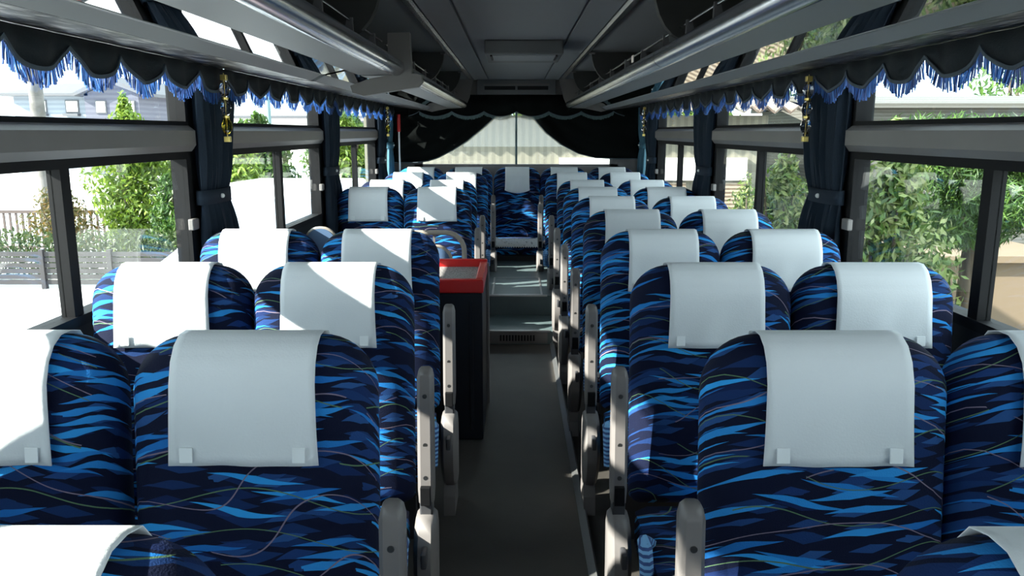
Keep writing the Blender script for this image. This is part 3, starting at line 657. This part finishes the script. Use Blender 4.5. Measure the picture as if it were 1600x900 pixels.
# rear drapes
def rear_drape(s):
    t = thing('rear_drape', 'black swagged drape on the %s of the rear window' % ('left' if s < 0 else 'right'), 'curtain', (0, 7.66, 0), 'black rear drapes')
    L_ = [(-0.015, 0.27), (-0.10, 0.22), (-0.187, 0.147), (-0.304, 0.043), (-0.463, -0.086), (-0.592, -0.166), (-0.733, -0.239), (-0.83, -0.27), (-0.95, -0.285), (-1.16, -0.285)]
    if s > 0: L_ = [(0.015, 0.27), (0.08, 0.22), (0.15, 0.141), (0.278, -0.006), (0.423, -0.117), (0.585, -0.20), (0.744, -0.24), (0.95, -0.25), (1.16, -0.25)]
    cols = []
    for a, b in zip(L_[:-1], L_[1:]):
        for i in range(6): u = i/6; cols.append((a[0]+(b[0]-a[0])*u, a[1]+(b[1]-a[1])*u))
    cols.append(L_[-1]); g = []
    for j in range(13):
        row = []
        for x, zb in cols:
            z = 0.30+(zb-0.30)*j/12
            d = (z-zb)                                    # swag folds run along the lower edge
            row.append((x, 0.020*math.sin(d*34+abs(x)*9), Z(z)))
        g.append(row)
    MB().sheet(g).build('drape', M['black_cloth'], t, smooth=True, solid=0.006)
    MB().tube([(x, -0.022, Z(zb)) for x, zb in cols], 0.005, 6).build('hem', M['braid'], t, smooth=True)
rear_drape(-1); rear_drape(1)
rv = thing('rear_valance', 'black scalloped valance across the top of the rear window', 'valance', (0, 7.585, 0))
xs = [-1.0+2.0*i/120 for i in range(121)]
def rvz(x):
    f = ((x)/0.30) % 1.0; return 0.185-0.045*math.sin(PI*f)**0.8
MB().sheet([[(x, 0.01*math.sin(x*30), Z(0.335)) for x in xs], [(x, 0.014*math.sin(x*30), Z((0.335+rvz(x))/2)) for x in xs], [(x, 0.010*math.sin(x*30), Z(rvz(x))) for x in xs]]).build('cloth', M['black_cloth'], rv, smooth=True, solid=0.005)
MB().tube([(x, -0.012+0.010*math.sin(x*30), Z(rvz(x))) for x in xs], 0.004, 6).build('braid', M['braid'], rv, smooth=True)
fr = MB(); x = -0.9; rnd = random.Random(5)
while x < 0.9:
    fr.box(x, x+0.004, 0.008, 0.012, Z(rvz(x))-0.03*rnd.uniform(0.8, 1.1), Z(rvz(x))); x += 0.007
fr.build('fringe', M['fringe_grey'], rv)
# red and white pole in the left rear corner
wand = thing('signal_pole', 'red-topped white pole standing in the left rear corner', 'pole', (-1.075, 7.46, H2))
MB().tube([(0, 0, 0.0), (0, 0, Z(0.0)-H2+0.0)], 0.008, 8).build('shaft', M['white_paint'], wand, smooth=True)
MB().tube([(0, 0, Z(0.0)-H2), (0, 0, Z(0.155)-H2)], 0.016, 10).build('red_sleeve', M['red'], wand, smooth=True)

# ---------------------------------------------------------------- outdoors
GZ = -1.08
struct(MB().box(-80, 80, -40, 120, GZ-0.1, GZ).build('ground', M['asphalt']), 'pale sunlit pavement around the bus', 'ground')
struct(MB().box(1.6, 14, 2.5, 9.3, GZ, GZ+0.02).build('ground_patch', M['sand']), 'sandy yard beyond the right windows', 'ground')
def leaves(mb, c, r, n, size, rnd, shell=0.5, flat=0.35):
    for _ in range(n):
        while True:
            p = Vector((rnd.uniform(-1, 1), rnd.uniform(-1, 1), rnd.uniform(-1, 1)))
            if shell <= p.length <= 1: break
        q = Vector((c[0]+p.x*r[0], c[1]+p.y*r[1], c[2]+p.z*r[2]))
        nrm = (p.normalized()*0.7+Vector((rnd.uniform(-1, 1), rnd.uniform(-1, 1), rnd.uniform(-0.6, 1)))).normalized()
        a = nrm.cross(Vector((rnd.uniform(-1, 1), rnd.uniform(-1, 1), 0.3))).normalized(); b = nrm.cross(a)
        s = size*rnd.uniform(0.7, 1.3)
        mb.add([q-a*s, q-b*s*flat+nrm*s*0.06, q+a*s, q+b*s*flat+nrm*s*0.06], [(0, 1, 2, 3)])
def shrub(x, y, w_, d_, h_, m, label, n, size, cat='shrub', stems=5, seed=1, z0=None, trunk=0.03, name='shrub', clusters=14, base=0.15):
    rnd = random.Random(seed); z0 = GZ if z0 is None else z0
    t = thing(name, label, cat, (x, y, z0)); st = MB(); lf = MB()
    for k in range(stems):
        a = 2*PI*k/stems+rnd.uniform(-0.3, 0.3); r = 0.35*rnd.uniform(0.4, 1)
        p1 = (math.cos(a)*w_*r*0.4, math.sin(a)*d_*r*0.4, h_*0.45); p2 = (math.cos(a)*w_*r, math.sin(a)*d_*r, h_*rnd.uniform(0.75, 0.92))
        st.tube([(math.cos(a)*trunk, math.sin(a)*trunk, -0.02), p1, p2], [trunk, trunk*0.7, trunk*0.25], 7)
    for k in range(clusters):
        f = (k+0.5)/clusters; zz = h_*(base+(0.93-base)*f); wr = math.sin(PI*min(1, 0.2+0.8*f))**0.6
        a = rnd.uniform(0, 2*PI); rr_ = rnd.uniform(0.1, 0.62)*wr
        leaves(lf, (math.cos(a)*w_*rr_*0.8, math.sin(a)*d_*rr_*0.8, zz), (w_*0.36*wr+0.05, d_*0.36*wr+0.05, h_*0.13+0.04), n//clusters, size, rnd, 0.3)
    st.build('stems', M['bark'], t, smooth=True); lf.build('foliage', m, t)
    return t
# left: slatted fence, hedge, railing
fe = thing('slatted_fence', 'low dark brown slatted fence across the pavement, seen through the left windows', 'fence', (0, 12.2, GZ))
sl = MB()
for k in range(6): sl.box(-13.0, -2.6, 0.0, 0.03, 0.07+k*0.088, 0.07+k*0.088+0.070)
sl.build('slats', M['fence_slat'], fe)
for k in range(10): MB().rbox(-12.6+k*1.05, -12.53+k*1.05, -0.03, 0.05, 0.0, 0.62, 0.005).build('post', M['fence_slat'], fe)
hd = MB(); rnd = random.Random(11)
for k in range(22): leaves(hd, (-13.2+k*0.48, 13.1+rnd.uniform(-0.1, 0.1), GZ+0.42), (0.42, 0.4, 0.42), 520, 0.05, rnd, 0.5)
hob = hd.build('hedge', M['leaf_hedge']); tag(hob, 'clipped hedge just behind the slatted fence', 'hedge')
ra = thing('baluster_railing', 'brown upright bar railing behind the hedge, left of the trees', 'railing', (0, 16, GZ))
MB().box(-14, -6.4, -0.03, 0.03, 0.80, 0.86).box(-14, -6.4, -0.03, 0.03, 0.1, 0.14).build('rail', M['fence_rail'], ra)
bl = MB()
for k in range(60): bl.box(-13.9+k*0.125, -13.86+k*0.125, -0.015, 0.015, 0.0, 0.82)
bl.build('balusters', M['fence_rail'], ra)
shrub(-8.15, 14.2, 0.95, 0.9, 1.45, M['leaf_rust'], 'round rust-tinged bush behind the hedge at the far left', 2600, 0.045, seed=2, clusters=20, name='round_bush', base=0.3)
shrub(-7.2, 15.0, 1.15, 0.8, 2.95, M['leaf_lime'], 'tall upright lime green shrub with bare stems behind the hedge', 9000, 0.065, seed=3, stems=9, clusters=36, base=0.06)
shrub(-6.1, 15.5, 1.15, 0.8, 2.6, M['leaf_lime'], 'bright lime green shrub right of the tall upright one', 9000, 0.065, seed=4, stems=6, clusters=36, base=0.06)
shrub(-5.15, 15.0, 1.2, 0.8, 2.4, M['leaf_lime'], 'bright green shrub beside the nearest left curtain', 9000, 0.065, seed=5, clusters=36, base=0.06)
shrub(-6.1, 14.2, 0.7, 0.5, 1.6, M['leaf_green'], 'dark green bush low among the lime shrubs', 4000, 0.05, seed=6, clusters=18)
shrub(-6.6, 16.8, 0.9, 0.6, 2.4, M['leaf_rust'], 'orange-tinged shrub behind the lime shrubs', 5000, 0.055, seed=8, clusters=16)
for i, (x, y, w_, h_, m, lab) in enumerate(((-6.3, 20, 1.7, 2.75, 'leaf_green', 'broad green tree seen through the second left window'), (-4.3, 20.5, 1.5, 2.8, 'leaf_lime', 'yellow-green tree seen through the second left window beside the pillar'),
        (-9.0, 24, 2.2, 2.8, 'leaf_lime', 'yellow-green tree farther back left of the broad green tree'), (-2.6, 23.5, 1.6, 2.9, 'leaf_green', 'green tree seen through the third left window'), (-5.4, 27, 2.4, 2.9, 'leaf_green', 'farthest green tree behind the second left pillar'))):
    shrub(x, y, w_, w_, h_, M[m], lab, 9000, 0.09, 'tree', 5, 20+i, None, 0.07, 'leafy_tree', 24)
# house, pole, distance
ho = thing('house', 'grey two-storey house with dark roof far beyond the left windows', 'house', (-24.8, 46, GZ))
MB().box(-3.3, 1.0, 0, 6, 0, 4.5).build('wall', M['house_wall'], ho)
MB().prism([(1.0, 0), (4.0, 0), (4.0, 4.45), (2.5, 5.05), (1.0, 4.45)], -0.6, 6).build('gable_wall', M['house_wall_dark'], ho)
rf = MB().add([(-3.9, -0.6, 4.50), (1.2, -0.6, 4.50), (1.2, 6.6, 4.50), (-3.9, 6.6, 4.50), (-1.8, 3, 5.25), (1.2, 3, 5.25), (-3.9, -0.6, 4.36), (1.2, -0.6, 4.36), (1.2, 6.6, 4.36), (-3.9, 6.6, 4.36)],
              [(0, 1, 5, 4), (1, 2, 5), (2, 3, 4, 5), (3, 0, 4), (0, 6, 7, 1), (1, 7, 8, 2), (2, 8, 9, 3), (3, 9, 6, 0), (6, 9, 8, 7)])
rf.build('hip_roof', M['roof'], ho)
MB().prism([(0.6, 4.32), (2.5, 5.10), (4.5, 4.32), (4.5, 4.50), (2.5, 5.42), (0.6, 4.50)], -1.0, 6.4).build('gable_roof', M['roof'], ho)
for x in (-2.2, -0.4): 
    wf = MB().box(x, x+0.75, -0.05, 0.02, 3.45, 4.15).build('window', M['roof'], ho); MB().box(x+0.06, x+0.69, -0.07, -0.04, 3.51, 4.09).build('pane', M['white_board'], wf)
    MB().box(x-0.05, x+0.8, -0.35, -0.02, 3.27, 3.4).build('window_box', M['roof'], ho)
for x in (1.6, 3.2):
    wf = MB().box(x, x+0.6, -0.66, -0.58, 3.4, 4.1).build('window', M['roof'], ho); MB().box(x+0.06, x+0.54, -0.68, -0.64, 3.46, 4.04).build('pane', M['white_board'], wf)
po = MB().tube([(-10.5, 18, GZ-0.05), (-10.5, 18, GZ+9)], [0.16, 0.12], 14).build('utility_pole', M['concrete'], smooth=True); tag(po, 'concrete utility pole in front of the grey house', 'pole')
for i, (x, y, h) in enumerate(((-16.3, 45, 7.5), (-12.0, 40, 7.0), (-10.2, 44, 8.0), (-14.6, 60, 9))):
    t = thing('power_pole', ['thin power pole right of the grey house', 'thin power pole in the second left window', 'slim power pole nearest the second left pillar', 'farthest power pole with two crossarms'][i], 'pole', (x, y, GZ))
    MB().tube([(0, 0, 0), (0, 0, h)], 0.10, 8).build('mast', M['fringe_grey'], t)
    for z in (h-0.6, h-1.5): MB().box(-0.9, 0.9, -0.05, 0.05, z, z+0.1).build('crossarm', M['fringe_grey'], t)
br_ = thing('red_building', 'low dark red building seen far off through the third left window', 'building', (-8.6, 48, GZ))
MB().box(-1.3, 1.6, 0, 6, 0, 2.75).build('wall', M['brick_red'], br_); MB().prism([(-1.5, 2.72), (1.8, 2.72), (1.8, 2.8), (0.1, 3.1), (-1.5, 2.8)], -0.3, 6.3).build('roof', M['roof'], br_)
far = thing('long_white_building', 'long white low building on the left horizon', 'building', (-22.0, 62, GZ))
MB().box(-3, 12, 0, 8, 0, 3.4).build('wall', M['white_board'], far); MB().box(-3.3, 12.3, -0.3, 8.3, 3.4, 3.6).build('roof', M['roof'], far)
# parked white van
vn = thing('parked_van', 'white van parked outside the second left window', 'van', (-2.95, 8.1, GZ))
prof_ = [(0.0, 0.30), (0.0, 0.85), (0.10, 1.0), (0.75, 1.12), (1.35, 1.66), (1.7, 1.76), (3.6, 1.74), (3.9, 1.6), (4.0, 0.9), (4.0, 0.30)]
MB().loft([[(x, y, z if z < 1.0 else 1.0+(z-1.0)*k) for y, z in prof_] for x, k in ((-0.84, 0.90), (-0.74, 1.0), (0.74, 1.0), (0.84, 0.90))]).build('body', M['white_paint'], vn, smooth=30)
MB().add([(-0.66, 0.80, 1.185), (0.66, 0.80, 1.185), (0.60, 1.29, 1.63), (-0.60, 1.29, 1.63), (-0.66, 0.83, 1.165), (0.66, 0.83, 1.165), (0.60, 1.32, 1.61), (-0.60, 1.32, 1.61)], [(0, 1, 2, 3), (4, 7, 6, 5), (0, 4, 5, 1), (2, 6, 7, 3), (1, 5, 6, 2), (0, 3, 7, 4)]).build('windscreen', M['pane_dark'], vn)
for sx in (-1, 1):
    MB().box(sx*0.835-0.012, sx*0.835+0.012, 1.35, 3.6, 1.08, 1.42).build('side_window', M['pane_dark'], vn)
    for yy_ in (0.75, 3.2): MB().tube([(sx*0.68, yy_, 0.30), (sx*0.85, yy_, 0.30)], 0.30, 20).build('wheel', M['black'], vn, smooth=40)
# right: glossy bushes, pine, shed, tan wall, building behind
def bush_near(x, y, w_, d_, h_, label, seed, n=8000): return shrub(x, y, w_, d_, h_, M['leaf_glossy'], label, n, 0.036, 'bush', 6, seed, None, 0.03, 'glossy_bush', 30, 0.25)
bush_near(2.36, 5.0, 0.62, 0.8, 2.36, 'glossy-leaved bush filling the first right window', 31)
bush_near(2.38, 7.1, 0.58, 0.8, 2.15, 'glossy-leaved bush in the second right window beside the big curtain', 32)
bush_near(2.56, 8.8, 0.55, 0.5, 1.85, 'smaller glossy bush in front of the slatted shutter', 33, 2600)
def pine(x, y, h_, lean, label, seed, w_=1.0):
    rnd = random.Random(seed); t = thing('pine_tree', label, 'tree', (x, y, GZ)); tk = MB(); nd = MB()
    pts = [(0, 0, -0.02), (lean*0.2, 0, h_*0.3), (lean*0.5, 0.05, h_*0.6), (lean, 0.05, h_)]
    tk.tube(pts, [0.075, 0.06, 0.05, 0.02], 10)
    for k in range(16):
        f = 0.72+0.28*k/15; z = h_*f; a = rnd.uniform(0, 2*PI); r = w_*rnd.uniform(0.35, 0.85)*(1.25-f*0.5); bx = lean*f
        e = (bx+math.cos(a)*r, math.sin(a)*r, z+0.10)
        tk.tube([(bx, 0.04, z-0.1), e], [0.02, 0.008], 6)
        for q in range(3):
            g = 0.5+0.25*q; c = (bx+(e[0]-bx)*g, e[1]*g, z+0.03)
            leaves(nd, c, (0.28, 0.28, 0.15), 330, 0.04, rnd, 0.0, 0.14)
    tk.build('trunk', M['bark'], t, smooth=True); nd.build('needles', M['needle'], t)
pine(3.12, 5.55, 2.36, 0.15, 'dark pine with a slim trunk right of the glossy bush', 41)
pine(3.36, 5.9, 2.34, 0.05, 'second pine trunk just right of the slim one', 42)
pine(4.1, 5.0, 2.36, 0.2, 'pine showing through the last pane at the right edge', 43)
tw = thing('tan_hut', 'tan boarded hut behind the pine trunks', 'hut', (4.6, 8.4, GZ))
MB().box(-0.9, 1.2, 0, 1.6, 0, 1.05).build('wall', M['tan_wall'], tw); MB().box(-1.0, 1.3, -0.1, 1.7, 1.05, 1.12).build('roof', M['tan_wall'], tw)
sh_ = thing('plank_shed', 'grey horizontal-boarded shed rising behind the pines on the right', 'shed', (6.3, 10.6, GZ))
MB().box(-2.2, 7.0, 0, 3.0, 0, 2.72).build('wall', M['plank_roof'], sh_)
MB().prism_x([(-0.15, 2.70), (1.5, 2.86), (3.15, 2.70), (3.15, 2.76), (1.5, 2.92), (-0.15, 2.76)], -2.35, 7.15).build('roof', M['plank_roof'], sh_)
rc = thing('red_case', 'small red case on the sandy yard by the hut', 'case', (5.1, 7.9, GZ+0.02))
MB().rbox(-0.13, 0.13, -0.1, 0.1, 0.0, 0.34, 0.03).build('body', M['red_case'], rc); MB().tube([(-0.05, 0, 0.34), (-0.04, 0, 0.39), (0.04, 0, 0.39), (0.05, 0, 0.34)], 0.01, 6).build('handle', M['black'], rc)
bd = thing('beige_building', 'beige boarded building close behind the bus', 'building', (0, 10.2, GZ))
MB().box(-1.9, 3.15, 0, 3.2, 0, 2.60).build('wall', M['shed_wall'], bd)
MB().box(0.55, 2.9, -0.06, 0.0, 1.80, 2.08).build('white_board', M['white_board'], bd)
for k in range(2): MB().box(1.55+k*0.75, 2.15+k*0.75, -0.03, 0.0, 0.5, 1.77).build('shutter', M['shutter'], bd)
cr = []
N = 180
for yv, zv in ((-0.32, 2.62), (3.4, 3.25)):
    cr.append([(-2.1+5.6*i/N, yv, zv+0.085*abs(((i/N*5.6/0.19) % 1.0)*2-1)) for i in range(N+1)])
MB().sheet(cr).build('corrugated_roof', M['corrugated'], bd, solid=0.02)
for i, (x, y, w_, h_, m, lab) in enumerate(((3.2, 15.8, 1.8, 4.6, 'leaf_lime', 'bright green tree above the corrugated roof'), (6.2, 16.5, 1.9, 4.4, 'leaf_green', 'green tree rising behind the plank shed'), (10.2, 16.5, 2.0, 4.6, 'leaf_green', 'broad tree at the far right behind the plank shed'), (0.0, 17.0, 1.9, 4.6, 'leaf_lime', 'lime tree behind the middle of the building'))):
    shrub(x, y, w_, w_, h_, M[m], lab, (4200, 1300, 1300, 4200)[i], 0.09, 'tree', 5, 50+i, None, 0.08, 'leafy_tree', 24, 0.4)
